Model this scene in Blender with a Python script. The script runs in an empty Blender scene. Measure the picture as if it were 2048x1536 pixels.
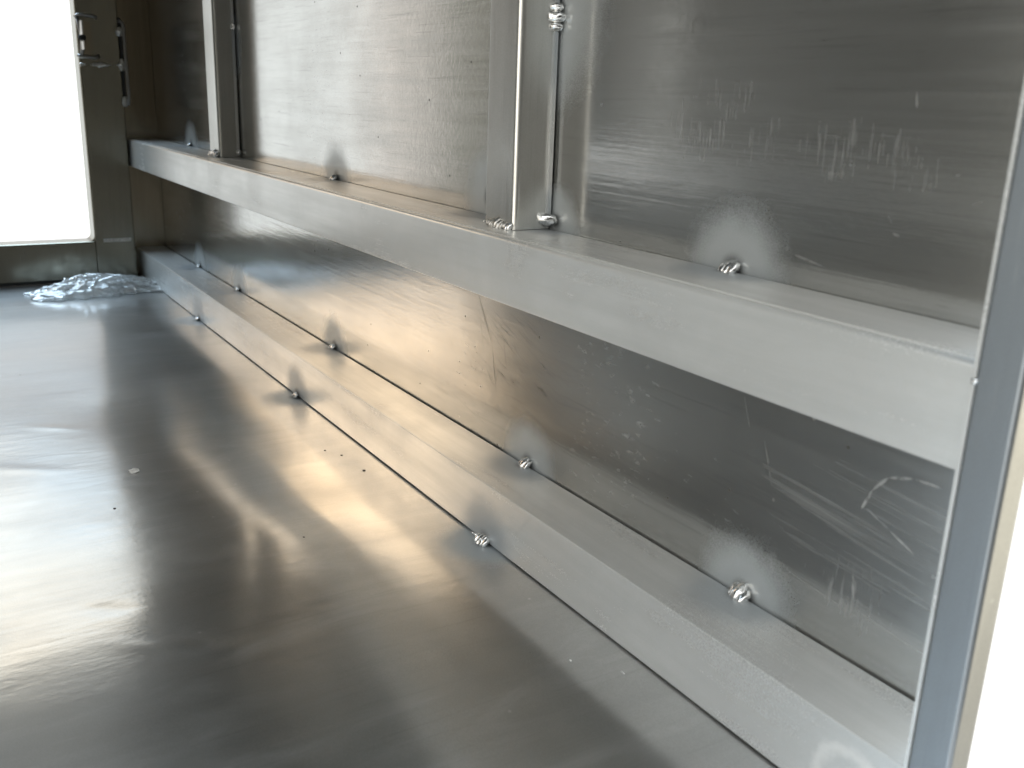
import bpy, bmesh, math, random
from mathutils import Vector, Matrix, noise
random.seed(7)
S = bpy.context.scene
C = S.collection

# ------------------------------------------------------------------ camera
YAW, PITCH, ROLL, FPX = 0.5651, 0.2890, 0.0343, 1933.52
cam_d = bpy.data.cameras.new('camera')
cam = bpy.data.objects.new('camera', cam_d); C.objects.link(cam)
F = Vector((-math.cos(YAW)*math.cos(PITCH), math.sin(YAW)*math.cos(PITCH), -math.sin(PITCH)))
R0 = F.cross(Vector((0, 0, 1))).normalized(); U0 = R0.cross(F)
R1 = math.cos(ROLL)*R0 + math.sin(ROLL)*U0
U1 = -math.sin(ROLL)*R0 + math.cos(ROLL)*U0
M = Matrix((R1, U1, -F)).transposed().to_4x4()
M.translation = Vector((0, -0.3551, 0.2935))
cam.matrix_world = M
cam_d.sensor_fit = 'HORIZONTAL'; cam_d.sensor_width = 36.0
cam_d.lens = FPX/2048*36.0
cam_d.clip_start = 0.01; cam_d.clip_end = 200
cam_d.dof.use_dof = True
cam_d.dof.focus_distance = 0.72
cam_d.dof.aperture_fstop = 14.0
S.camera = cam

# ------------------------------------------------------------------ world (the bright open air outside both ends of the box)
W = bpy.data.worlds.new('World'); S.world = W; W.use_nodes = True
nt = W.node_tree; nt.nodes.clear()
class NT:
    """small helper to write node maths as expressions"""
    def __init__(s, t): s.t = t
    def n(s, kind, **kw):
        x = s.t.nodes.new(kind)
        for k, v in kw.items(): setattr(x, k, v)
        return x
    def put(s, sock, v):
        if v is None: return
        if isinstance(v, bpy.types.NodeSocket): s.t.links.new(v, sock)
        elif isinstance(v, (tuple, list)) and len(v) == 3 and len(getattr(sock, 'default_value', ())) == 4: sock.default_value = (*v, 1)
        else: sock.default_value = v
    def m(s, op, a, b=None, c=None, clamp=False):
        x = s.n('ShaderNodeMath', operation=op); x.use_clamp = clamp
        s.put(x.inputs[0], a); s.put(x.inputs[1], b); s.put(x.inputs[2], c)
        return x.outputs[0]
    def vm(s, op, a, b=None):
        x = s.n('ShaderNodeVectorMath', operation=op)
        s.put(x.inputs[0], a); s.put(x.inputs[1], b)
        return x.outputs['Value'] if op in ('LENGTH', 'DISTANCE', 'DOT_PRODUCT') else x.outputs[0]
    def scale(s, a, v):
        x = s.n('ShaderNodeVectorMath', operation='MULTIPLY'); s.put(x.inputs[0], a); x.inputs[1].default_value = v
        return x.outputs[0]
    def step(s, v, a, b, lo=0., hi=1.):
        x = s.n('ShaderNodeMapRange', interpolation_type='SMOOTHSTEP'); s.put(x.inputs[0], v)
        s.put(x.inputs[1], a); s.put(x.inputs[2], b); s.put(x.inputs[3], lo); s.put(x.inputs[4], hi)
        return x.outputs[0]
    def lin(s, v, a, b, lo=0., hi=1.):
        x = s.n('ShaderNodeMapRange'); s.put(x.inputs[0], v)
        s.put(x.inputs[1], a); s.put(x.inputs[2], b); s.put(x.inputs[3], lo); s.put(x.inputs[4], hi)
        return x.outputs[0]
    def mix(s, f, a, b, blend='MIX'):
        x = s.n('ShaderNodeMix', data_type='RGBA', blend_type=blend)
        s.put(x.inputs[0], f); s.put(x.inputs[6], a); s.put(x.inputs[7], b)
        return x.outputs[2]
    def noise(s, vec, scale, detail=2., rough=.5, dist=0.):
        x = s.n('ShaderNodeTexNoise'); s.put(x.inputs['Vector'], vec)
        x.inputs['Scale'].default_value = scale; x.inputs['Detail'].default_value = detail
        x.inputs['Roughness'].default_value = rough; x.inputs['Distortion'].default_value = dist
        return x.outputs['Fac']
    def bell(s, v, c, w):
        """1 at c falling to 0 at c +- w"""
        return s.step(s.m('ABSOLUTE', s.m('SUBTRACT', v, c)), w, 0.)

w = NT(nt)
tc = w.n('ShaderNodeTexCoord'); D = tc.outputs['Generated']
sep = w.n('ShaderNodeSeparateXYZ'); w.put(sep.inputs[0], D)
DX, DY, DZ = sep.outputs
az = w.m('DEGREES', w.m('ARCTAN2', DY, w.m('MULTIPLY', DX, -1.)))      # 0 = straight out of the far end, + to the photo's right
el = w.m('DEGREES', w.m('ARCSINE', DZ))
cl = w.noise(w.scale(D, (3., 3., 14.)), 1.8, 4., .55, .4)
cloud = w.step(cl, .42, .62)
skyc = w.mix(cloud, (1.05, 1.42, 1.75), (2.15, 1.95, 1.6))                   # pale blue with cream clouds
skyc = w.mix(w.step(el, 34., 50.), skyc, (6.0, 8.0, 10.0))  # upper sky boosted as blue fill for the far rails
low = w.mix(w.step(az, 2., -8.), (1.45, 1.45, 1.44), (1.10, 1.15, 1.15))                                              # over-exposed ground and haze at the horizon
c = w.mix(w.step(el, 7., 10.), low, (.56, .545, .53))
c = w.mix(w.step(el, 15.5, 17.), c, (.15, .18, .24))
c = w.mix(w.step(el, 18.2, 20.), c, skyc)
# warm and low dark patches left of the far opening, shaped for reflections
warm = w.m('MULTIPLY', w.bell(az, -23.5, 13.), w.bell(el, 24., 17.))
c = w.mix(w.m('MULTIPLY', warm, .95), c, (5.6, 4.0, 2.4))
warm2 = w.m('MULTIPLY', w.bell(az, -25.5, 2.4), w.step(el, 12., 6.))
c = w.mix(w.m('MULTIPLY', warm2, .7), c, (1.15, .90, .74))
dk = w.m('MULTIPLY', w.step(az, -26.0, -28.5), w.step(el, 9., 5.))
dk = w.m('MULTIPLY', dk, w.step(az, -80., -60.))
c = w.mix(dk, c, (.15, .15, .11))
# behind the photographer: paler ground, soft bright sky
back = w.step(DX, -.05, .25)
grd = w.mix(w.step(el, 2., 22.), (.30, .29, .27), (2.0, 2.02, 2.0))
baz = w.m('DEGREES', w.m('ARCTAN2', DY, DX))                          # 0 = straight back past the photographer
shade = w.m('MULTIPLY', w.m('MULTIPLY', w.step(baz, -48., -32.), w.step(baz, 42., 28.)), w.step(el, 30., 19.))
grd = w.mix(shade, grd, (.045, .040, .030))                           # dark sector past the photographer, widened to keep the far frame dark
glow = w.m('MULTIPLY', w.bell(baz, 66., 38.), w.bell(el, 0., 50.))
grd = w.mix(glow, grd, (5.0, 4.3, 3.1))  # added warm patch that brightens the outer face of the near upright
c = w.mix(back, c, grd)
side = w.m('MULTIPLY', w.bell(w.m('SUBTRACT', 0., w.m('DEGREES', w.m('ARCTAN2', DY, w.m('MULTIPLY', DX, -1.)))), 100., 34.), w.m('MULTIPLY', w.step(el, -35., -8.), w.step(el, 40., 14.)))
c = w.mix(side, c, (3.3, 3.15, 2.85))                                    # added side glow that throws fill light onto the rail fronts
bg = w.n('ShaderNodeBackground'); w.put(bg.inputs[0], c); bg.inputs[1].default_value = 1.0
out = w.n('ShaderNodeOutputWorld'); w.put(out.inputs[0], bg.outputs[0])

S.view_settings.view_transform = 'Standard'; S.view_settings.look = 'None'
S.view_settings.gamma = 1; S.view_settings.exposure = 0.1
S.view_settings.use_curve_mapping = False
S.render.engine = 'CYCLES'
S.cycles.max_bounces = 10; S.cycles.glossy_bounces = 8; S.cycles.diffuse_bounces = 4

# ------------------------------------------------------------------ dimensions (metres), x runs along the box, wall at y = 0
XE, XF = -1.626, -1.586          # far end panel, inner face of the far door frame
XN0, XN1 = -0.181, -0.165        # near door frame upright
MT, MB, MD = 0.2119, 0.1717, 0.050
BT, BD = 0.0425, 0.0437
YO = -0.710                      # opposite wall
ZR = 0.715                       # roof
P1 = (-0.5208, 0.0357, 0.0277)   # posts: right side x, width, depth
P2 = (-1.1896, 0.0408, 0.0250)

# weld positions: on wall/side rail, wall/base rail, base rail/floor
W_SIDE = [(-1.4217, MT), (-0.8859, MT), (-0.3546, MT)]
W_BASE = [(-1.4118, BT), (-1.2232, BT), (-0.8998, BT), (-0.5360, BT), (-0.3238, BT)]
W_FLOOR = [-1.2599, -0.8889, -0.5189]
HEAT = ([((x, 0, z), .031) for x, z in W_SIDE] + [((x, 0, z), .030) for x, z in W_BASE]
        + [((x, -BD, 0.), .031) for x in W_FLOOR]
        + [((-0.535, 0., .345), .055), ((-0.598, 0, .224), .032), ((-.5145, -.002, .217), .022), ((-1.215, 0, .34), .04)])

# ------------------------------------------------------------------ materials
def seg_group():
    g = bpy.data.node_groups.new('scratch', 'ShaderNodeTree')
    for nme, k in (('P', 'NodeSocketVector'), ('A', 'NodeSocketVector'), ('B', 'NodeSocketVector'), ('W', 'NodeSocketFloat')):
        g.interface.new_socket(nme, in_out='INPUT', socket_type=k)
    g.interface.new_socket('Mask', in_out='OUTPUT', socket_type='NodeSocketFloat')
    q = NT(g); i = q.n('NodeGroupInput'); o = q.n('NodeGroupOutput')
    pa = q.vm('SUBTRACT', i.outputs['P'], i.outputs['A']); ba = q.vm('SUBTRACT', i.outputs['B'], i.outputs['A'])
    h = q.m('DIVIDE', q.vm('DOT_PRODUCT', pa, ba), q.vm('DOT_PRODUCT', ba, ba), clamp=True)
    sc = q.n('ShaderNodeVectorMath', operation='SCALE'); q.put(sc.inputs[0], ba); q.put(sc.inputs['Scale'], h)
    d = q.vm('DISTANCE', pa, sc.outputs[0])
    taper = q.m('MULTIPLY', i.outputs['W'], q.m('ADD', .35, q.m('MULTIPLY', 2.6, q.m('MULTIPLY', h, q.m('SUBTRACT', 1., h)))))
    q.put(o.inputs[0], q.step(d, q.m('MULTIPLY', taper, 1.2), 0.))
    return g
SEG = seg_group()

def metal(name, base=(.72, .72, .70), rough=.25, grain_axis=0, grain=1., diffuse=.0, dcol=(.42, .42, .41),
          scratches=(), heat=HEAT, heat_amt=.8, extra=None, scuff=.5, bump=.25, mott=.5, heatcol=(.52, .55, .56), haze=0., specks=.03, rip=0.):
    m = bpy.data.materials.new(name); m.use_nodes = True
    t = m.node_tree; t.nodes.clear(); q = NT(t)
    geo = q.n('ShaderNodeNewGeometry'); Pw = geo.outputs['Position']
    st = [(14., 420., 420.), (420., 14., 420.), (420., 420., 14.)][grain_axis]
    g1 = q.noise(q.scale(Pw, st), 1., 3., .6)                      # fine rolling grain
    g2 = q.noise(q.scale(Pw, [v*.3 for v in st]), 1.3, 4., .6)
    blot = q.noise(Pw, 9., 5., .6, .4)                             # cloudy oxide
    fine = q.noise(Pw, 240., 2., .6)
    col = q.mix(q.m('MULTIPLY', q.step(blot, .35, .7), mott), base, tuple(v*.80 for v in base))
    col = q.mix(q.step(g1, .55, .75, 0., .42*grain), col, tuple(v*.62 for v in base))
    lng = q.noise(q.scale(Pw, [(5., 70., 70.), (40., 5., 40.), (60., 60., 5.)][grain_axis]), 1., 5., .6)   # long handling streaks
    col = q.mix(q.step(lng, .30, .70, 0., .5*mott), col, tuple(v*.70 for v in base))
    ro = q.m('ADD', rough, q.m('MULTIPLY', q.m('SUBTRACT', lng, .5), .16*mott))
    ro = q.m('ADD', ro, q.m('MULTIPLY', q.m('SUBTRACT', blot, .5), .14*mott*2))
    ro = q.m('ADD', ro, q.m('MULTIPLY', q.m('SUBTRACT', g2, .5), .12*grain))
    h = q.m('ADD', q.m('MULTIPLY', g1, .6*grain), q.m('ADD', q.m('MULTIPLY', g2, .4*grain), q.m('MULTIPLY', fine, .35)))
    if rip: h = q.m('ADD', h, q.m('MULTIPLY', q.noise(q.scale(Pw, (70., 24., 40.) if grain_axis == 1 else (24., 70., 60.)), 1., 4., .55, .8), rip))
    bm_ = q.n('ShaderNodeBump'); bm_.inputs['Strength'].default_value = bump; bm_.inputs['Distance'].default_value = .0003
    q.put(bm_.inputs['Height'], h)
    micro = q.noise(Pw, 1500., 2., .6)                             # fine frosted speckle of the mill finish
    col = q.mix(q.step(micro, .38, .62, 0., .24), col, tuple(v*.60 for v in base))
    ro = q.m('ADD', ro, q.m('MULTIPLY', q.m('SUBTRACT', micro, .5), .10))
    # light powdery scuffs in patches
    sc1 = q.noise(q.scale(Pw, (90., 90., 260.) if grain_axis == 0 else st), 1., 5., .7)
    sc2 = q.noise(Pw, 6., 3., .5)
    scf = q.m('MULTIPLY', q.step(sc1, .56, .74), q.step(sc2, .50, .68))
    dust = q.m('MULTIPLY', scf, scuff)
    # pin-head specks
    vo = q.n('ShaderNodeTexVoronoi'); q.put(vo.inputs['Vector'], Pw); vo.inputs['Scale'].default_value = 55.
    cs = q.n('ShaderNodeSeparateColor'); q.put(cs.inputs[0], vo.outputs['Color'])
    speck = q.m('MULTIPLY', q.step(vo.outputs['Distance'], .07, .04), q.m('GREATER_THAN', cs.outputs[0], .82))
    dark = q.m('MULTIPLY', q.step(vo.outputs['Distance'], .06, .03), q.m('LESS_THAN', cs.outputs[1], specks))
    dust = q.m('MAXIMUM', dust, q.m('MULTIPLY', speck, .7*scuff))
    col = q.mix(q.m('MULTIPLY', dark, .75), col, (.05, .05, .05))
    # scratches
    bright = None; darkm = q.m('MULTIPLY', dark, .8)
    for (A, B, wd, amt) in scratches:
        x = q.n('ShaderNodeGroup'); x.node_tree = SEG
        wob = q.vm('ADD', Pw, None)
        q.put(x.inputs['P'], Pw); x.inputs['A'].default_value = A; x.inputs['B'].default_value = B; x.inputs['W'].default_value = wd
        v = q.m('MULTIPLY', x.outputs[0], abs(amt))
        if amt > 0: dust = q.m('MAXIMUM', dust, q.m('MULTIPLY', v, q.step(fine, .30, .55)))
        else: darkm = q.m('MAXIMUM', darkm, v)
    if extra: dust, darkm = extra(q, Pw, dust, darkm, g1, blot, fine)
    # matte heat zones round the welds, soot right beside them
    if heat:
        jit = q.m('ADD', 1., q.m('MULTIPLY', q.m('SUBTRACT', q.noise(Pw, 55., 4., .6), .5), .35))
        jit = q.m('ADD', jit, q.m('MULTIPLY', q.m('SUBTRACT', q.noise(Pw, 1500., 1., .5), .5), .45))
        best = None
        for (pt, r) in heat:
            d = q.m('DIVIDE', q.vm('DISTANCE', Pw, pt), r*1.08)
            best = d if best is None else q.m('MINIMUM', best, d)
        best = q.m('MULTIPLY', best, jit)
        hz = q.m('MULTIPLY', q.step(best, 1.22, .50), heat_amt)
        soot = q.step(best, .34, .10, 0., .8)
    else: hz = None; soot = None
    ps = q.n('ShaderNodeBsdfPrincipled')
    q.put(ps.inputs['Base Color'], col if soot is None else q.mix(soot, col, (.09, .09, .09)))
    ps.inputs['Metallic'].default_value = 1.
    q.put(ps.inputs['Roughness'], q.m('MAXIMUM', ro, .06)); q.put(ps.inputs['Normal'], bm_.outputs[0])
    sh = ps.outputs[0]
    if haze > 0:
        p2 = q.n('ShaderNodeBsdfPrincipled'); t.links.new(ps.inputs['Base Color'].links[0].from_socket, p2.inputs['Base Color'])
        p2.inputs['Metallic'].default_value = 1.; q.put(p2.inputs['Roughness'], q.m('ADD', ro, .22)); q.put(p2.inputs['Normal'], bm_.outputs[0])
        mx = q.n('ShaderNodeMixShader'); mx.inputs[0].default_value = haze
        q.put(mx.inputs[1], sh); q.put(mx.inputs[2], p2.outputs[0]); sh = mx.outputs[0]
    if diffuse > 0:
        df = q.n('ShaderNodeBsdfDiffuse'); q.put(df.inputs[0], q.mix(q.step(lng, .30, .70), q.mix(q.step(blot, .35, .7), dcol, tuple(v*.84 for v in dcol)), tuple(v*.80 for v in dcol))); q.put(df.inputs['Normal'], bm_.outputs[0])
        mx = q.n('ShaderNodeMixShader'); mx.inputs[0].default_value = diffuse
        q.put(mx.inputs[1], sh); q.put(mx.inputs[2], df.outputs[0]); sh = mx.outputs[0]
    dd = q.n('ShaderNodeBsdfDiffuse'); dd.inputs[0].default_value = (.72, .72, .70, 1)
    mx = q.n('ShaderNodeMixShader'); q.put(mx.inputs[0], q.m('MINIMUM', dust, .9)); q.put(mx.inputs[1], sh); q.put(mx.inputs[2], dd.outputs[0]); sh = mx.outputs[0]
    dd = q.n('ShaderNodeBsdfDiffuse'); dd.inputs[0].default_value = (.10, .095, .085, 1)
    mx = q.n('ShaderNodeMixShader'); q.put(mx.inputs[0], darkm); q.put(mx.inputs[1], sh); q.put(mx.inputs[2], dd.outputs[0]); sh = mx.outputs[0]
    if hz is not None:
        hp = q.n('ShaderNodeBsdfPrincipled'); q.put(hp.inputs['Base Color'], q.mix(soot, heatcol, (.05, .05, .05)))
        hp.inputs['Metallic'].default_value = .6; hp.inputs['Roughness'].default_value = .48
        q.put(hp.inputs['Normal'], bm_.outputs[0])
        mx = q.n('ShaderNodeMixShader'); q.put(mx.inputs[0], hz); q.put(mx.inputs[1], sh); q.put(mx.inputs[2], hp.outputs[0]); sh = mx.outputs[0]
    o = q.n('ShaderNodeOutputMaterial'); q.put(o.inputs[0], sh)
    return m

def wx(ax, az_, bx_, bz_, wd, amt): return ((ax, 0, az_), (bx_, 0, bz_), wd, amt)
wall_scr = [
    wx(-.7265, .2734, -.6522, .3064, .0007, -0.85), wx(-.712, .3095, -.700, .3035, .0006, -0.77),
    wx(-.9166, .400, -.9166, .3658, .0008, -0.85), wx(-.8483, .150, -.8502, .0969, .0006, -0.59),
    wx(-.805, .108, -.700, .075, .0006, -0.59), wx(-.700, .075, -.574, .0492, .0008, -0.85),
    wx(-.612, .152, -.590, .118, .0022, -0.54), wx(-.590, .118, -.5832, .0854, .0017, -0.58),
    wx(-.612, .150, -.600, .100, .0012, -0.37), wx(-.600, .100, -.5832, .0854, .0014, -0.51), wx(-.575, .128, -.568, .100, .0016, -0.31),
    wx(-.595, .138, -.555, .1165, .0016, -0.37), wx(-.598, .133, -.560, .108, .0010, -0.42), wx(-.586, .142, -.548, .128, .0012, -0.34),
    wx(-.735, .136, -.69, .128, .0012, -0.34), wx(-.69, .128, -.655, .112, .0012, -0.34), wx(-.655, .112, -.650, .098, .0016, -0.31),
    wx(-.324, .2275, -.293, .2226, .0010, 0.38), wx(-.3205, .2325, -.3205, .2260, .0009, 0.68), wx(-.312, .2240, -.300, .2262, .0007, 0.30),
    wx(-.272, .2555, -.2625, .2445, .0009, 0.38), wx(-.2745, .2555, -.265, .2435, .0007, 0.34), wx(-.265, .2435, -.259, .242, .0010, 0.38),
    wx(-.2592, .1175, -.2545, .1290, .0011, 0.45), wx(-.2545, .1290, -.2475, .1375, .0012, 0.41), wx(-.2475, .1375, -.235, .1415, .0011, 0.45), wx(-.235, .1415, -.2205, .1420, .0011, 0.38),
    wx(-.2572, .1200, -.2430, .1140, .0008, 0.26), wx(-.2430, .1140, -.2289, .1080, .0009, 0.41),
    wx(-.340, .1560, -.330, .1300, .0008, 0.26), wx(-.322, .135, -.312, .1075, .0008, 0.26),
    wx(-.2580, .085, -.2560, .073, .0012, 0.30), wx(-.219, .373, -.2165, .352, .0008, 0.38), wx(-.232, .350, -.2315, .3475, .0012, 0.52),
    wx(-.262, .302, -.2605, .293, .0009, 0.45), wx(-.243, .268, -.232, .271, .0007, 0.30), wx(-.232, .258, -.223, .261, .0008, 0.30),
]
def wall_extra(q, Pw, dust, darkm, g1, blot, fine):
    s = q.n('ShaderNodeSeparateXYZ'); q.put(s.inputs[0], Pw); X, Y, Z = s.outputs
    def ell(cx, cz, rx, rz, soft=.6):
        a = q.m('DIVIDE', q.m('SUBTRACT', X, cx), rx); b = q.m('DIVIDE', q.m('SUBTRACT', Z, cz), rz)
        return q.step(q.m('SQRT', q.m('ADD', q.m('MULTIPLY', a, a), q.m('MULTIPLY', b, b))), 1., 1.-soft)
    # short vertical chatter marks in the upper right panel
    lowm = q.step(q.noise(Pw, 34., 3., .6), .38, .66)
    chat = q.step(q.noise(q.scale(Pw, (650., 1., 48.)), 1., 3., .6), .47, .80)
    chat2 = q.step(q.noise(q.scale(Pw, (26., 1., 500.)), 1., 3., .6), .50, .85)
    reg = q.m('MAXIMUM', ell(-.372, .282, .055, .030, .9), q.m('MULTIPLY', ell(-.285, .270, .055, .028, .9), .7))
    reg = q.m('MAXIMUM', reg, q.m('MULTIPLY', ell(-.27, .075, .07, .028, .9), .6))
    both = q.m('MULTIPLY', q.m('ADD', chat, q.m('MULTIPLY', chat2, .45)), q.m('MULTIPLY', lowm, reg))
    dust = q.m('MAXIMUM', dust, q.m('MULTIPLY', both, .45))
    # wiped streaks low at the right, leaning along the wall
    ang = q.m('ADD', Z, q.m('MULTIPLY', X, .10))
    cb = q.n('ShaderNodeCombineXYZ'); q.put(cb.inputs[0], q.m('MULTIPLY', X, 9.)); q.put(cb.inputs[2], q.m('MULTIPLY', ang, 330.))
    st = q.step(q.noise(cb.outputs[0], 1., 4., .6), .50, .72)
    dust = q.m('MAXIMUM', dust, q.m('MULTIPLY', st, q.m('MULTIPLY', ell(-.24, .105, .12, .060, .8), .15)))
    # brown-grey rubbed dirt in the middle of the lower panel
    cb = q.n('ShaderNodeCombineXYZ'); q.put(cb.inputs[0], q.m('MULTIPLY', q.m('ADD', X, q.m('MULTIPLY', Z, -.6)), 28.)); q.put(cb.inputs[2], q.m('MULTIPLY', q.m('ADD', Z, q.m('MULTIPLY', X, .35)), 260.))
    rb = q.step(q.noise(cb.outputs[0], 1., 5., .65), .52, .72)
    darkm = q.m('MAXIMUM', darkm, q.m('MULTIPLY', rb, q.m('MULTIPLY', ell(-.56, .115, .10, .055, .8), .40)))
    # short dark dashes of the rolling texture
    ds = q.step(q.noise(q.scale(Pw, (75., 1., 900.)), 1., 2., .5), .66, .76)
    darkm = q.m('MAXIMUM', darkm, q.m('MULTIPLY', ds, .22))
    return dust, darkm

def floor_extra(q, Pw, dust, darkm, g1, blot, fine):
    wv = q.noise(q.scale(Pw, (30., 9., 1.)), 1., 6., .65, .8)
    dust = q.m('MAXIMUM', dust, q.m('MULTIPLY', q.step(wv, .46, .80), .07))
    return dust, darkm

def stain_extra(q, Pw, dust, darkm, g1, blot, fine):
    d = q.vm('DISTANCE', Pw, (-.213, -BD, .016))
    ring = q.m('MULTIPLY', q.bell(q.m('ADD', d, q.m('MULTIPLY', q.m('SUBTRACT', q.noise(Pw, 160., 4., .6), .5), .008)), .017, .005), .40)
    return q.m('MAXIMUM', dust, ring), darkm

M_wall = metal('brushed_aluminium_sheet', rough=.15, haze=.22, scratches=wall_scr, extra=wall_extra, bump=.30, rip=.8, scuff=.18)
M_floor = metal('aluminium_floor_sheet', base=(.74, .74, .73), rough=.15, haze=.36, grain_axis=1, grain=.6, extra=floor_extra, scuff=.2, bump=.16, rip=1.7, heat_amt=.95, heatcol=(.44, .48, .50), heat=[h for h in HEAT if h[0][2] == 0])
M_rail = metal('extruded_aluminium', base=(.88, .88, .86), rough=.24, haze=.35, diffuse=.32, heatcol=(.40, .43, .45), dcol=(.92, .93, .91), scuff=.05, mott=.8, bump=.15, grain=.6, extra=stain_extra, heat_amt=.85)
M_post = metal('extruded_aluminium_post', base=(.74, .74, .71), rough=.19, haze=.35, grain_axis=2, diffuse=.10, dcol=(.5, .5, .48), scuff=.3, heat=None, bump=.15)
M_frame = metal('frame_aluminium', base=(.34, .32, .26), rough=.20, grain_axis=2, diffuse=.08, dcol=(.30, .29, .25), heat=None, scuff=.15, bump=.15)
M_near = metal('near_frame_aluminium', base=(.34, .37, .40), rough=.38, grain_axis=2, diffuse=.25, dcol=(.28, .30, .31), heat=None, scuff=.3, bump=.1)
M_end = metal('end_panel_aluminium', base=(.38, .33, .25), rough=.20, grain_axis=2, heat=None, scuff=.1, bump=.2)
def simple(name, base, rough, metallic=1., bs=0., sc=900.):
    m = bpy.data.materials.new(name); m.use_nodes = True
    q = NT(m.node_tree); ps = m.node_tree.nodes['Principled BSDF']
    ps.inputs['Metallic'].default_value = metallic
    geo = q.n('ShaderNodeNewGeometry')
    nz = q.noise(geo.outputs['Position'], sc, 4., .6)
    q.put(ps.inputs['Base Color'], q.mix(q.step(nz, .35, .65), tuple(v*.65 for v in base), base))
    q.put(ps.inputs['Roughness'], q.m('ADD', rough, q.m('MULTIPLY', nz, .15)))
    b = q.n('ShaderNodeBump'); b.inputs['Strength'].default_value = bs; b.inputs['Distance'].default_value = .0005
    q.put(b.inputs['Height'], nz); q.put(ps.inputs['Normal'], b.outputs[0])
    return m
M_dull = metal('dull_grey_sheet', base=(.42, .42, .40), rough=.45, diffuse=.5, dcol=(.16, .16, .15), heat=None, scuff=.1)
M_weld = simple('weld_metal', (.86, .86, .85), .10, 1., .3, 500.)
M_weldd = simple('dull_weld_metal', (.74, .72, .68), .30, 1., .4, 500.)
M_steel = simple('steel_wire', (.42, .41, .40), .28)
M_dark = simple('dark_rubber_and_shadow', (.03, .03, .028), .6, 0.)  # rubber parts, also the painted shadow strip under the sill
M_white = simple('white_chip', (.95, .95, .93), .35, 0.)
M_chip = simple('swarf', (.80, .80, .80), .3, .6)
M_fleck = simple('black_fleck', (.03, .028, .025), .5, 0.)

# ------------------------------------------------------------------ mesh helpers
def link(name, bm, mat, parent=None, smooth=False, label=None):
    me = bpy.data.meshes.new(name); bm.normal_update(); bm.to_mesh(me); bm.free()
    o = bpy.data.objects.new(name, me); C.objects.link(o); me.materials.append(mat)
    if smooth:
        for p in me.polygons: p.use_smooth = True
    if parent: o.parent = parent
    if label: o['label'] = label
    return o
def box(bm, x0, x1, y0, y1, z0, z1):
    vs = [bm.verts.new((x, y, z)) for x in (x0, x1) for y in (y0, y1) for z in (z0, z1)]
    for f in ((0, 1, 3, 2), (4, 6, 7, 5), (0, 4, 5, 1), (2, 3, 7, 6), (0, 2, 6, 4), (1, 5, 7, 3)):
        bm.faces.new([vs[i] for i in f])
    return vs
def rect_profile(w_, h_, radii, n=5):
    """rounded rectangle from (0,0) to (w,h); radii for corners 00, w0, wh, 0h"""
    pts = []
    for (cx, cy, r, a0) in ((0, 0, radii[0], 180), (w_, 0, radii[1], 270), (w_, h_, radii[2], 0), (0, h_, radii[3], 90)):
        sx = 1 if cx == 0 else -1; sy = 1 if cy == 0 else -1
        if r <= 0: pts.append((cx, cy)); continue
        for i in range(n+1):
            a = math.radians(a0+90*i/n)
            pts.append((cx+sx*r+r*math.cos(a), cy+sy*r+r*math.sin(a)))
    return pts
def prism(bm, pts3a, pts3b):
    A = [bm.verts.new(p) for p in pts3a]; B = [bm.verts.new(p) for p in pts3b]
    n = len(A)
    for i in range(n): bm.faces.new((A[i], A[(i+1) % n], B[(i+1) % n], B[i]))
    bm.faces.new(A[::-1]); bm.faces.new(B)
    bmesh.ops.recalc_face_normals(bm, faces=bm.faces[:])
def tube_x(x0, x1, y0, y1, z0, z1, radii, cut=0.):
    """bar along x; profile corners order: (y0,z0),(y1,z0),(y1,z1),(y0,z1); cut shortens the x1 end towards y1"""
    bm = bmesh.new(); pr = rect_profile(y1-y0, z1-z0, radii)
    prism(bm, [(x0, y0+a, z0+b) for a, b in pr], [(x1-cut*a/(y1-y0), y0+a, z0+b) for a, b in pr]); return bm
def tube_z(z0, z1, x0, x1, y0, y1, radii):
    bm = bmesh.new(); pr = rect_profile(x1-x0, y1-y0, radii)
    prism(bm, [(x0+a, y0+b, z0) for a, b in pr], [(x0+a, y0+b, z1) for a, b in pr]); return bm
def tube_y(y0, y1, x0, x1, z0, z1, radii):
    bm = bmesh.new(); pr = rect_profile(x1-x0, z1-z0, radii)
    prism(bm, [(x0+a, y0, z0+b) for a, b in pr], [(x0+a, y1, z0+b) for a, b in pr]); return bm
def auto_smooth(o, deg=35):
    me = o.data
    for p in me.polygons: p.use_smooth = True
    bm = bmesh.new(); bm.from_mesh(me)
    for e in bm.edges:
        if len(e.link_faces) == 2 and e.calc_face_angle(0) > math.radians(deg): e.smooth = False
    bm.to_mesh(me); bm.free()
    wn = o.modifiers.new('weighted_normals', 'WEIGHTED_NORMAL'); wn.keep_sharp = True; wn.weight = 100; return o
def wire(bm, pts, r, n=8):
    rings = []
    for i, p in enumerate(pts):
        p = Vector(p); a = Vector(pts[max(i-1, 0)]); b = Vector(pts[min(i+1, len(pts)-1)])
        t = (b-a).normalized(); u = t.orthogonal().normalized() if i == 0 else (u-t*u.dot(t)).normalized(); v = t.cross(u)
        rings.append([bm.verts.new(p+r*(math.cos(2*math.pi*k/n)*u+math.sin(2*math.pi*k/n)*v)) for k in range(n)])
    for a, b in zip(rings, rings[1:]):
        for k in range(n): bm.faces.new((a[k], a[(k+1) % n], b[(k+1) % n], b[k]))
    bm.faces.new(rings[0][::-1]); bm.faces.new(rings[-1])

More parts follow.
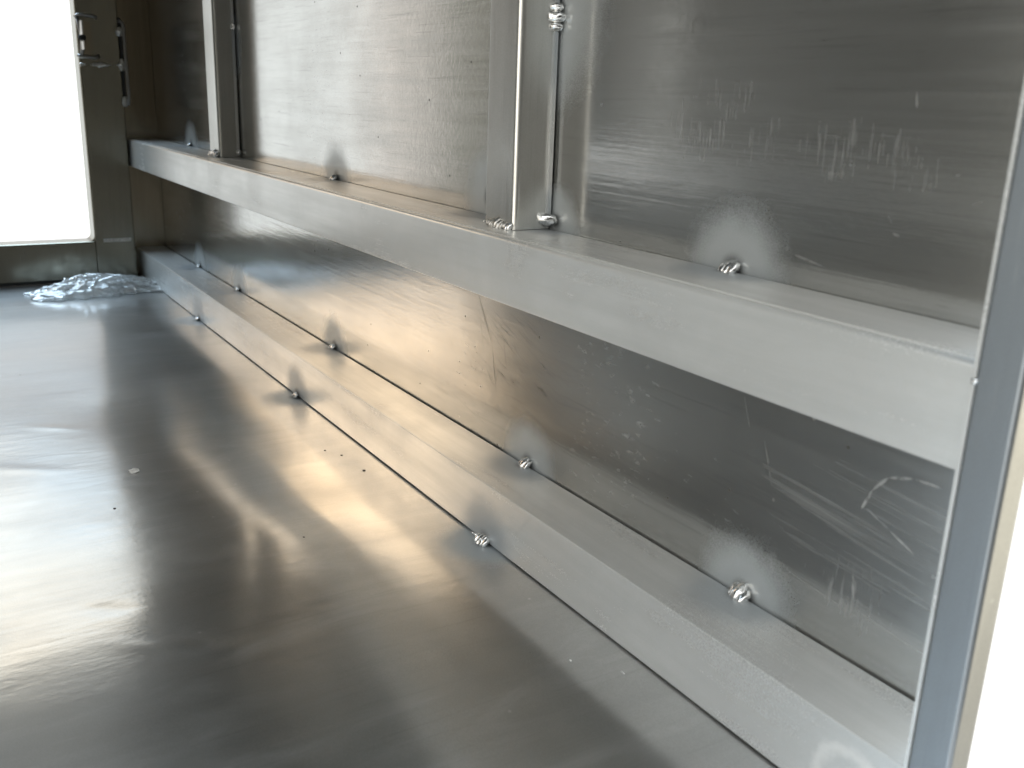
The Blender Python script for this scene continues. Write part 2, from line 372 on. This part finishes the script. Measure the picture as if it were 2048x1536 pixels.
def bead_bm(p, along, size, n=3, seed=0, up=(0, -1, 1), spread=.55, flat=.62, ragged=.12):
    """a tack weld: overlapping frozen ripples; built round p, running along a direction"""
    bm = bmesh.new(); rng = random.Random(seed)
    al = Vector(along).normalized(); upv = Vector(up).normalized(); sd = al.cross(upv).normalized(); upv = sd.cross(al).normalized()
    for i in range(n):
        f = (i-(n-1)/2)
        r = size*(1-.16*abs(f)+rng.uniform(-.06, .06))
        c0 = Vector(p)+al*f*size*spread+sd*rng.uniform(-.10, .10)*size+upv*rng.uniform(-.05, .1)*size
        g = bmesh.ops.create_icosphere(bm, subdivisions=4, radius=1.)
        tilt = rng.uniform(.15, .4)
        for v in g['verts']:
            q = v.co.copy()
            k = 1+ragged*noise.noise(q*1.5+Vector((seed*3.1+i, 0, 0)))
            rim = 1.
            v.co = c0+al*(q.x*r*.62*k)+sd*(q.y*r*k)+upv*((q.z*flat*rim+tilt*q.x*.4)*r*k)
    return bm
def bead(parent, p, along=(1, 0, 0), size=.0042, n=3, seed=0, up=(0, -1, 1), mat=None, label=None, **kw):
    return link('weld_bead', bead_bm(p, along, size, n, seed, up, **kw), mat or M_weld, parent, True, label)

def empty(name, loc=(0, 0, 0), parent=None):
    o = bpy.data.objects.new(name, None); C.objects.link(o); o.location = loc; o.empty_display_size = .05
    if parent: o.parent = parent
    return o

# ------------------------------------------------------------------ the box
BOX = empty('aluminium_box')
BOX['label'] = 'welded bare aluminium box interior, open at both ends, with rails along its wall'
BOX['category'] = 'metal box'

# floor sheet: a slightly rippled, dented sheet
DENTS = [(-.894, -.264, .020, .006, .0007), (-.575, -.222, .018, .004, -.0004), (-.489, -.260, .022, .0045, .0008), (-.545, -.282, .014, .005, -.0005),
         (-.610, -.208, .012, .004, -.0004), (-.80, -.30, .03, .008, .0005), (-.70, -.34, .03, .008, .0004)]
def floor_z(x, y):
    edge = min(1., max(0., (-y-BD-.004)/.08)) * min(1., max(0., (y-YO-BD)/.08)) * min(1., max(0, (x-XF)/.1))
    z = .0011*noise.noise(Vector((x*3.2, y*4.2, 1.)))+.0004*noise.noise(Vector((x*10, y*13., 5.)))
    z += .0048*math.exp(-((x+.60)/.12)**2-((y+.155)/.075)**2)          # a raised, buckled spot of the sheet
    z -= .0020*math.exp(-((x+.92)/.10)**2-((y+.20)/.06)**2)
    z = z*edge-.0004
    for (dx, dy, a, b, h) in DENTS:
        u = (x-dx)*.55+(y-dy)*.83; v = -(x-dx)*.83+(y-dy)*.55
        z += .5*h*math.exp(-(u/a)**2-(v/b)**2)
    return z
bm = bmesh.new(); NX, NY = 380, 176
x0, x1, y0, y1 = XE, -.03, YO, 0.
gr = []
for i in range(NX+1):
    row = []
    for j in range(NY+1):
        x = x0+(x1-x0)*i/NX; y = y0+(y1-y0)*j/NY
        z = floor_z(x, y)
        row.append(bm.verts.new((x, y, z)))
    gr.append(row)
for i in range(NX):
    for j in range(NY): bm.faces.new((gr[i][j], gr[i+1][j], gr[i+1][j+1], gr[i][j+1]))
ret = bmesh.ops.extrude_face_region(bm, geom=[f for f in bm.faces])
for v in ret['geom']:
    if isinstance(v, bmesh.types.BMVert): v.co.z -= .003
bmesh.ops.recalc_face_normals(bm, faces=bm.faces[:])
fl = link('floor_panel', bm, M_floor, BOX, True, 'slightly rippled glossy aluminium floor sheet')

# wall sheet (very slightly oil-canned between posts)
bm = bmesh.new(); NX, NZ = 260, 120
gr = []
for i in range(NX+1):
    row = []
    for j in range(NZ+1):
        x = XE+(-.195-XE)*i/NX; z = -.003+(ZR+.003)*j/NZ
        e = 1.
        for zz in (MT, MB, BT): e *= min(1., abs(z-zz)/.03)
        for xx in (P1[0], P1[0]-P1[1], P2[0], P2[0]-P2[1]):
            if z > MT: e *= min(1., abs(x-xx)/.04)
        y = .0007*e*noise.noise(Vector((x*4., z*6., 9.)))
        row.append(bm.verts.new((x, max(y, -.0005)+.0006, z)))
    gr.append(row)
for i in range(NX):
    for j in range(NZ): bm.faces.new((gr[i][j], gr[i+1][j], gr[i+1][j+1], gr[i][j+1]))
ret = bmesh.ops.extrude_face_region(bm, geom=[f for f in bm.faces])
for v in ret['geom']:
    if isinstance(v, bmesh.types.BMVert): v.co.y += .003
bmesh.ops.recalc_face_normals(bm, faces=bm.faces[:])
link('side_panel', bm, M_wall, BOX, True, 'brushed aluminium wall sheet with scratches and heat marks')

# horizontal rails on the visible wall
mr = auto_smooth(link('side_rail', tube_x(XE, -.1845, -MD, -.0009, MB, MT, (.0007, .0007, .0007, .0026), .013), M_rail, BOX, label='wide horizontal aluminium rail across the middle of the wall'))
br = auto_smooth(link('base_rail', tube_x(XE, -.1845, -BD, -.0009, .0007, BT, (.0009, .0007, .0007, .0007), .012), M_rail, BOX, label='low horizontal aluminium rail along the foot of the wall'))
bm = bmesh.new(); box(bm, XE, -.187, -MD+.0040, -MD+.0050, MT-.0001, MT+.0006)
link('edge_ridge', bm, M_rail, mr)

for i, (x, z) in enumerate(W_SIDE): bead(mr, (x, -.0022, z+.0012), size=(.0038, .0046, .0058)[i], n=3, seed=i+1)
for i, (x, z) in enumerate(W_BASE): bead(br, (x, -.0020, z+.0012), size=(.0034, .0036, .0046, .0056, .0062)[i], n=3, seed=i+11)
for i, x in enumerate(W_FLOOR): bead(br, (x, -BD-.0018, .0016), size=(.0034, .0044, .0058)[i], n=4 if i == 2 else 3, seed=i+23)
for k, (dx, r) in enumerate(((-.0125, .0011), (-.0105, .0015), (-.0150, .0009))):
    bm = bmesh.new(); bmesh.ops.create_icosphere(bm, subdivisions=2, radius=r, matrix=Matrix.Translation((-.5189+dx, -BD-.001, r*.8))); link('spatter_ball', bm, M_weld, br, True)

# posts
def post(p, seedbase):
    x, wd, dp = p
    o = auto_smooth(link('post', tube_z(MT+.0004, ZR, x-wd, x, -dp, -.0008, (.0009, .0042, .0006, .0005)), M_post, BOX))
    return o
po1 = post(P1, 0); po1['label'] = 'upright aluminium post welded to the middle of the rail'
po2 = post(P2, 5); po2['label'] = 'upright aluminium post near the far end of the wall'
# thin cut lip on the side of the posts and their welds
for po, p in ((po1, P1), (po2, P2)):
    bm = bmesh.new(); box(bm, p[0]-.002, p[0]+.0024, -.0040, -.0014, MT+.0035, ZR)
    link('edge_lip', bm, M_rail, po)
bead(po1, (P1[0]+.0028, -.0045, MT+.0062), along=(0, 0, 1), size=.0074, n=1, seed=41, up=(1, -1, 0), spread=.3)
bead(po1, (P1[0]+.0034, -.0058, MT+.0062), along=(0, 0, 1), size=.0040, n=1, seed=42, up=(1, -1, 0))
bead(po1, (P1[0]+.0022, -.0034, .3405), along=(0, 0, 1), size=.0056, n=3, seed=43, up=(1, -1, 0), spread=1.0)
bead(po1, (P1[0]-P1[1]*.52, -P1[2]-.0012, MT+.0020), along=(1, 0, 0), size=.0048, n=11, seed=44, up=(0, -1, .8), spread=.66, mat=M_weldd)
bead(po1, (P1[0]-.0045, -P1[2]-.0010, MT+.0020), along=(1, 0, 0), size=.0040, n=2, seed=45, up=(0, -1, .8))
bead(po2, (P2[0]-P2[1]*.45, -P2[2]-.0018, MT+.0028), along=(1, 0, 0), size=.0066, n=6, seed=46, up=(0, -1, .8), spread=.8, ragged=.3)
bead(po2, (P2[0]+.0018, -.003, .361), along=(0, 0, 1), size=.0036, n=3, seed=47, up=(1, -1, 0))
bead(po2, (P2[0]+.0018, -.003, MT+.006), along=(0, 0, 1), size=.0036, n=3, seed=48, up=(1, -1, 0))

# far end: narrow end panels and the door frame
YC0, YC1 = -.1111, -.0528
bm = bmesh.new(); box(bm, XE-.003, XE-.0002, YC0+.02, .003, -.001, ZR); link('end_panel', bm, M_end, BOX)
bm = bmesh.new(); box(bm, XE-.003, XE-.0002, YO+.0002, YO-YC0-.02, 0, ZR); link('end_panel', bm, M_end, BOX)
FD = empty('door_frame', parent=BOX); FD['label'] = 'dark door frame round the far opening'
ZS = .0606; ZH = .655
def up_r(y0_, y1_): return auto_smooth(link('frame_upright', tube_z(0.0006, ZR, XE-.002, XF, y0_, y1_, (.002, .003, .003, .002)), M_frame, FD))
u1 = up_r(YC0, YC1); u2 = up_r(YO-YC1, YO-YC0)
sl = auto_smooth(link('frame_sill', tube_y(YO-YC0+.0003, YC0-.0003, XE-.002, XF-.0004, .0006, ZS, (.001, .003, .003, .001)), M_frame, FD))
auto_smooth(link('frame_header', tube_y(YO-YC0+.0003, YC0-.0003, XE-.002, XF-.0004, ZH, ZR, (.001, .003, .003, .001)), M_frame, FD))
bm = bmesh.new(); box(bm, XF-.001, XF+.0008, YO-YC0, YC1-.002, .0003, .0050); link('sill_shadow_strip', bm, M_dark, FD)  # dark strip painted in for the shadow gap under the sill
# corner fillets of the opening
for yc, sgn in ((YC0, -1), (YO-YC0, 1)):
    bm = bmesh.new(); r = .009
    pr = [(0, 0)]+[(sgn*(r-r*math.sin(math.radians(a))), r-r*math.cos(math.radians(a))) for a in range(0, 91, 15)]
    prism(bm, [(XE, yc+sgn*0+a, ZS-.0004+b) for a, b in pr], [(XF-.003, yc+a, ZS-.0004+b) for a, b in pr]); link('corner_fillet', bm, M_frame, FD)
# ground-flat weld across the upright, above the sill
bm = bmesh.new(); box(bm, XF-.001, XF+.0007, YC0+.012, YC1-.006, ZS-.002, ZS+.0035); link('ground_weld', bm, M_weldd, FD)
# weld line across the upright and blobs down its edge
bead(FD, (XF+.0024, (YC0+YC1)/2, .3180), along=(0, 1, .02), size=.0046, n=21, seed=61, up=(1, 0, 0), spread=.60, mat=M_weldd, flat=.8)
for k, (z, n_) in enumerate(((.3655, 3), (.3190, 5), (.2670, 4))):
    bead(FD, (XF+.001, YC1+.0005, z), along=(0, .05, 1), size=.0062, n=n_, seed=70+k, up=(1, .6, 0), mat=M_weldd)
bm = bmesh.new()
wire(bm, [(XF, YC1-.001, .3795), (XF+.002, YC1+.002, .3800), (XF+.003, YC1+.0050, .3770), (XF+.003, YC1+.0058, .370), (XF+.003, YC1+.0055, .33), (XF+.003, YC1+.006, .30), (XF+.003, YC1+.0062, .272), (XF+.003, YC1+.005, .262)], .0024)
link('hinge_rod', bm, M_steel, FD, True)
bm = bmesh.new(); box(bm, XF-.002, XF+.0010, YC1-.0012, YC1+.0030, .262, .385); link('gap_seal', bm, M_dark, FD)
# latch plate with wire loops
LK = empty('latch', parent=BOX); LK['label'] = 'small wire latch on the far door frame'
zt, zb = .3845, .3245
bm = bmesh.new(); box(bm, XF+.0002, XF+.0016, YC0+.002, YC0+.020, zb+.006, zt-.008); bmesh.ops.bevel(bm, geom=bm.edges[:], offset=.0005, segments=2, affect='EDGES')
link('latch_plate', bm, M_end, LK)
for z in (zt, zb+.003):
    bm = bmesh.new(); s_ = -1 if z == zt else 1
    wire(bm, [(XF, YC0+.027, z+.004*s_*.8), (XF+.004, YC0+.0265, z+.001*s_), (XF+.006, YC0+.022, z), (XF+.007, YC0+.010, z+.0008), (XF+.007, YC0+.002, z), (XF+.006, YC0-.002, z+s_*.003)], .0024)
    link('wire_loop', bm, M_steel, LK, True)
bm = bmesh.new()
wire(bm, [(XF+.006, YC0+.0012, zt-.002), (XF+.006, YC0+.004, .366), (XF+.006, YC0+.0062, .354), (XF+.006, YC0+.0052, .340), (XF+.006, YC0+.0030, zb+.003)], .0029)
link('latch_lever', bm, M_steel, LK, True)
bm = bmesh.new(); bmesh.ops.create_icosphere(bm, subdivisions=3, radius=.0052, matrix=Matrix.Translation((XF+.006, YC0+.006, .3545)) @ Matrix.Diagonal((.7, 1.1, .9, 1))); link('latch_pivot', bm, M_dark, LK, True)

bm = bmesh.new(); box(bm, XF+.0003, XF+.030, YC0+.0036, YC0+.0050, .3375, .349); box(bm, XF+.0003, XF+.030, YC0+.0030, YC0+.0044, .3575, .3765); link('glint_plate', bm, M_weldd, LK)  # added plates, their edge faces mirror the white outside as bright slivers
# near door frame upright: thin blue-grey reveal with a rounded outer edge
ND = empty('near_door_frame', parent=BOX)
ND.name = 'door_frame'; ND['label'] = 'door frame of the near opening, thin upright at the right'
def nup(y0_, y1_, rr): return auto_smooth(link('frame_upright', tube_z(-.05, ZR, XN0, XN1, y0_, y1_, rr), M_near, ND))
nup(-.056, -.041, (.0010, .0018, .0040, .001)); nup(YO+.041, YO+.056, (.001, .004, .0034, .0008))
auto_smooth(link('frame_header', tube_y(YO+.0563, -.0563, XN0, XN1, ZR-.05, ZR, (.001, .003, .003, .001)), M_near, ND))
bm = bmesh.new(); box(bm, XN0-.0015, XN0-.0001, -.0563, -.052, -.05, ZR); link('edge_strip', bm, M_rail, ND)
bead(ND, (XN0-.0005, -.0560, .2068), along=(0, 0, 1), size=.0014, n=2, seed=91, up=(0, -1, 0))

# opposite side, roof: unseen but they are what the sheets mirror
bm = bmesh.new(); box(bm, XE, -.62, YO-.003, YO-.0002, 0, ZR); link('side_panel', bm, M_dull, BOX, label='unseen opposite wall sheet, cut short for fill light')  # stops short: added gap lets the side glow reach the rails
auto_smooth(link('side_rail', tube_x(XE, -.1845, YO+.0009, YO+MD, MB, MT, (.0007, .0007, .0026, .0007)), M_rail, BOX))
auto_smooth(link('base_rail', tube_x(XE, -.1845, YO+.0009, YO+BD, .0007, BT, (.0009, .0007, .0007, .0007)), M_rail, BOX))
for p in (P1, P2):
    auto_smooth(link('post', tube_z(MT+.0004, ZR, p[0]-p[1], p[0], YO+.0008, YO+p[2], (.0009, .0006, .0042, .0005)), M_post, BOX))
bm = bmesh.new(); box(bm, XE-.003, XN1, YO-.003, .003, ZR+.0003, ZR+.0033); link('roof_panel', bm, M_dull, BOX)

# ------------------------------------------------------------------ crumpled clear plastic bag in the far corner
def plastic():
    m = bpy.data.materials.new('clear_plastic_film'); m.use_nodes = True
    q = NT(m.node_tree); m.node_tree.nodes.clear()
    geo = q.n('ShaderNodeNewGeometry')
    n1 = q.noise(q.scale(geo.outputs['Position'], (60., 26., 90.)), 1., 5., .65, 1.2)
    b = q.n('ShaderNodeBump'); b.inputs['Strength'].default_value = .25; b.inputs['Distance'].default_value = .002; q.put(b.inputs['Height'], n1)
    gl = q.n('ShaderNodeBsdfGlossy'); gl.inputs['Roughness'].default_value = .2; gl.inputs[0].default_value = (.95, .95, .95, 1); q.put(gl.inputs['Normal'], b.outputs[0])
    tr = q.n('ShaderNodeBsdfTransparent'); tr.inputs[0].default_value = (.86, .87, .87, 1)
    df = q.n('ShaderNodeBsdfTranslucent'); df.inputs[0].default_value = (.8, .8, .78, 1)
    d2 = q.n('ShaderNodeBsdfDiffuse'); d2.inputs[0].default_value = (.85, .85, .83, 1)
    a = q.n('ShaderNodeMixShader'); a.inputs[0].default_value = .5; q.put(a.inputs[1], df.outputs[0]); q.put(a.inputs[2], d2.outputs[0])
    a2 = q.n('ShaderNodeMixShader'); q.put(a2.inputs[0], q.step(n1, .35, .65, .22, .70)); q.put(a2.inputs[1], tr.outputs[0]); q.put(a2.inputs[2], a.outputs[0])
    fr = q.n('ShaderNodeFresnel'); fr.inputs[0].default_value = 1.4; q.put(fr.inputs['Normal'], b.outputs[0])
    a3 = q.n('ShaderNodeMixShader'); q.put(a3.inputs[0], q.m('ADD', fr.outputs[0], .10, clamp=True)); q.put(a3.inputs[1], a2.outputs[0]); q.put(a3.inputs[2], gl.outputs[0])
    o = q.n('ShaderNodeOutputMaterial'); q.put(o.inputs[0], a3.outputs[0]); return m
M_pl = plastic()
bm = bmesh.new()
NU, NV = 150, 110
BC = Vector((-1.500, -.125, .0))
def bag_pt(u, v, top):
    # u along the door sill (-1..1), v across (-1..1): a squashed, creased pillow with ragged ends
    a = math.hypot(u, v)
    e = max(0., 1-u**4-(1-u**4)*v**4)
    p = Vector((u*2.2+v*.8, v*2.8-u*.5, 0.))
    cr = 0.
    for k, (fr, am) in enumerate(((.7, 1.), (1.5, .6), (3.3, .16), (8.0, .035))):
        cr += am*(1-2*abs(noise.noise(p*fr+Vector((5.3*k, 2.2, 1.7)))))
    cr = cr*.5
    hgt = .023*(.65+.35*math.sin((u+.2)*2.2+1.2))*e**.45
    z = hgt*(.45+.75*cr) if top else .0006
    wob = .010*noise.noise(Vector((u*4, v*4, 7)))+.006*noise.noise(Vector((u*11, v*11, 3)))
    y = u*(.090+.006*noise.noise(Vector((v*6, 0, 4))))+wob
    x = v*(.046+.010*noise.noise(Vector((u*5, 3, 0))))*(1-.35*max(0, -u)**2)+wob*.6 - .10*u*.15
    return BC+Vector((x, y, max(z, .0006)))
for top in (True, False):
    g = [[bm.verts.new(bag_pt(-1+2*i/NU, -1+2*j/NV, top)) for j in range(NV+1)] for i in range(NU+1)]
    for i in range(NU):
        for j in range(NV): bm.faces.new((g[i][j], g[i+1][j], g[i+1][j+1], g[i][j+1]))
bmesh.ops.remove_doubles(bm, verts=bm.verts[:], dist=.00005)
bmesh.ops.recalc_face_normals(bm, faces=bm.faces[:])
bag = link('plastic_bag', bm, M_pl, None, True)
bag.data.polygons.foreach_set('use_smooth', [True]*len(bag.data.polygons))
bag['label'] = 'crumpled clear plastic bag lying on the floor in the far corner'
bag['category'] = 'plastic bag'

# ------------------------------------------------------------------ loose bits lying on the floor
def chip(name, cat, label, x, y, r, mat, group=None, seed=0, sq=(1, .8, .35)):
    bm = bmesh.new(); bmesh.ops.create_icosphere(bm, subdivisions=2, radius=1.)
    for v in bm.verts:
        k = 1+.45*noise.noise(v.co*1.6+Vector((seed*2.3, 0, 0)))
        v.co = Vector((v.co.x*r*sq[0]*k, v.co.y*r*sq[1]*k, v.co.z*r*sq[2]*k+r*sq[2]*.7))
    o = link(name, bm, mat, None, False); o.location = (x, y, floor_z(x, y)-.0002); o['label'] = label; o['category'] = cat
    if group: o['group'] = group
chip('metal_chip', 'metal chip', 'bright white square chip lying alone on the open floor at the left', -.757, -.225, .0042, M_white, seed=3, sq=(1, 1, .3))
G = 'tiny black flecks on the floor'
chip('black_fleck', 'fleck', 'largest black fleck on the warm floor beside the base rail', -.678, -.064, .0016, M_fleck, G, 1)
chip('black_fleck', 'fleck', 'left one of two close black flecks beside the base rail', -.735, -.075, .0012, M_fleck, G, 2)
chip('black_fleck', 'fleck', 'right one of two close black flecks beside the base rail', -.718, -.067, .0012, M_fleck, G, 3)
chip('black_fleck', 'fleck', 'black fleck below the white chip at the left of the floor', -.690, -.252, .0012, M_fleck, G, 4)
chip('black_fleck', 'fleck', 'lone black fleck in the middle of the floor', -.576, -.152, .0009, M_fleck, G, 5)
G = 'pale metal shavings on the floor'
chip('metal_shaving', 'metal shaving', 'pale shaving on the floor nearest the base rail', -.348, -.058, .0011, M_chip, G, 6, (1.6, .5, .4))
chip('metal_shaving', 'metal shaving', 'pale shaving on the floor farther from the base rail', -.371, -.076, .0008, M_chip, G, 7, (1.2, .7, .5))
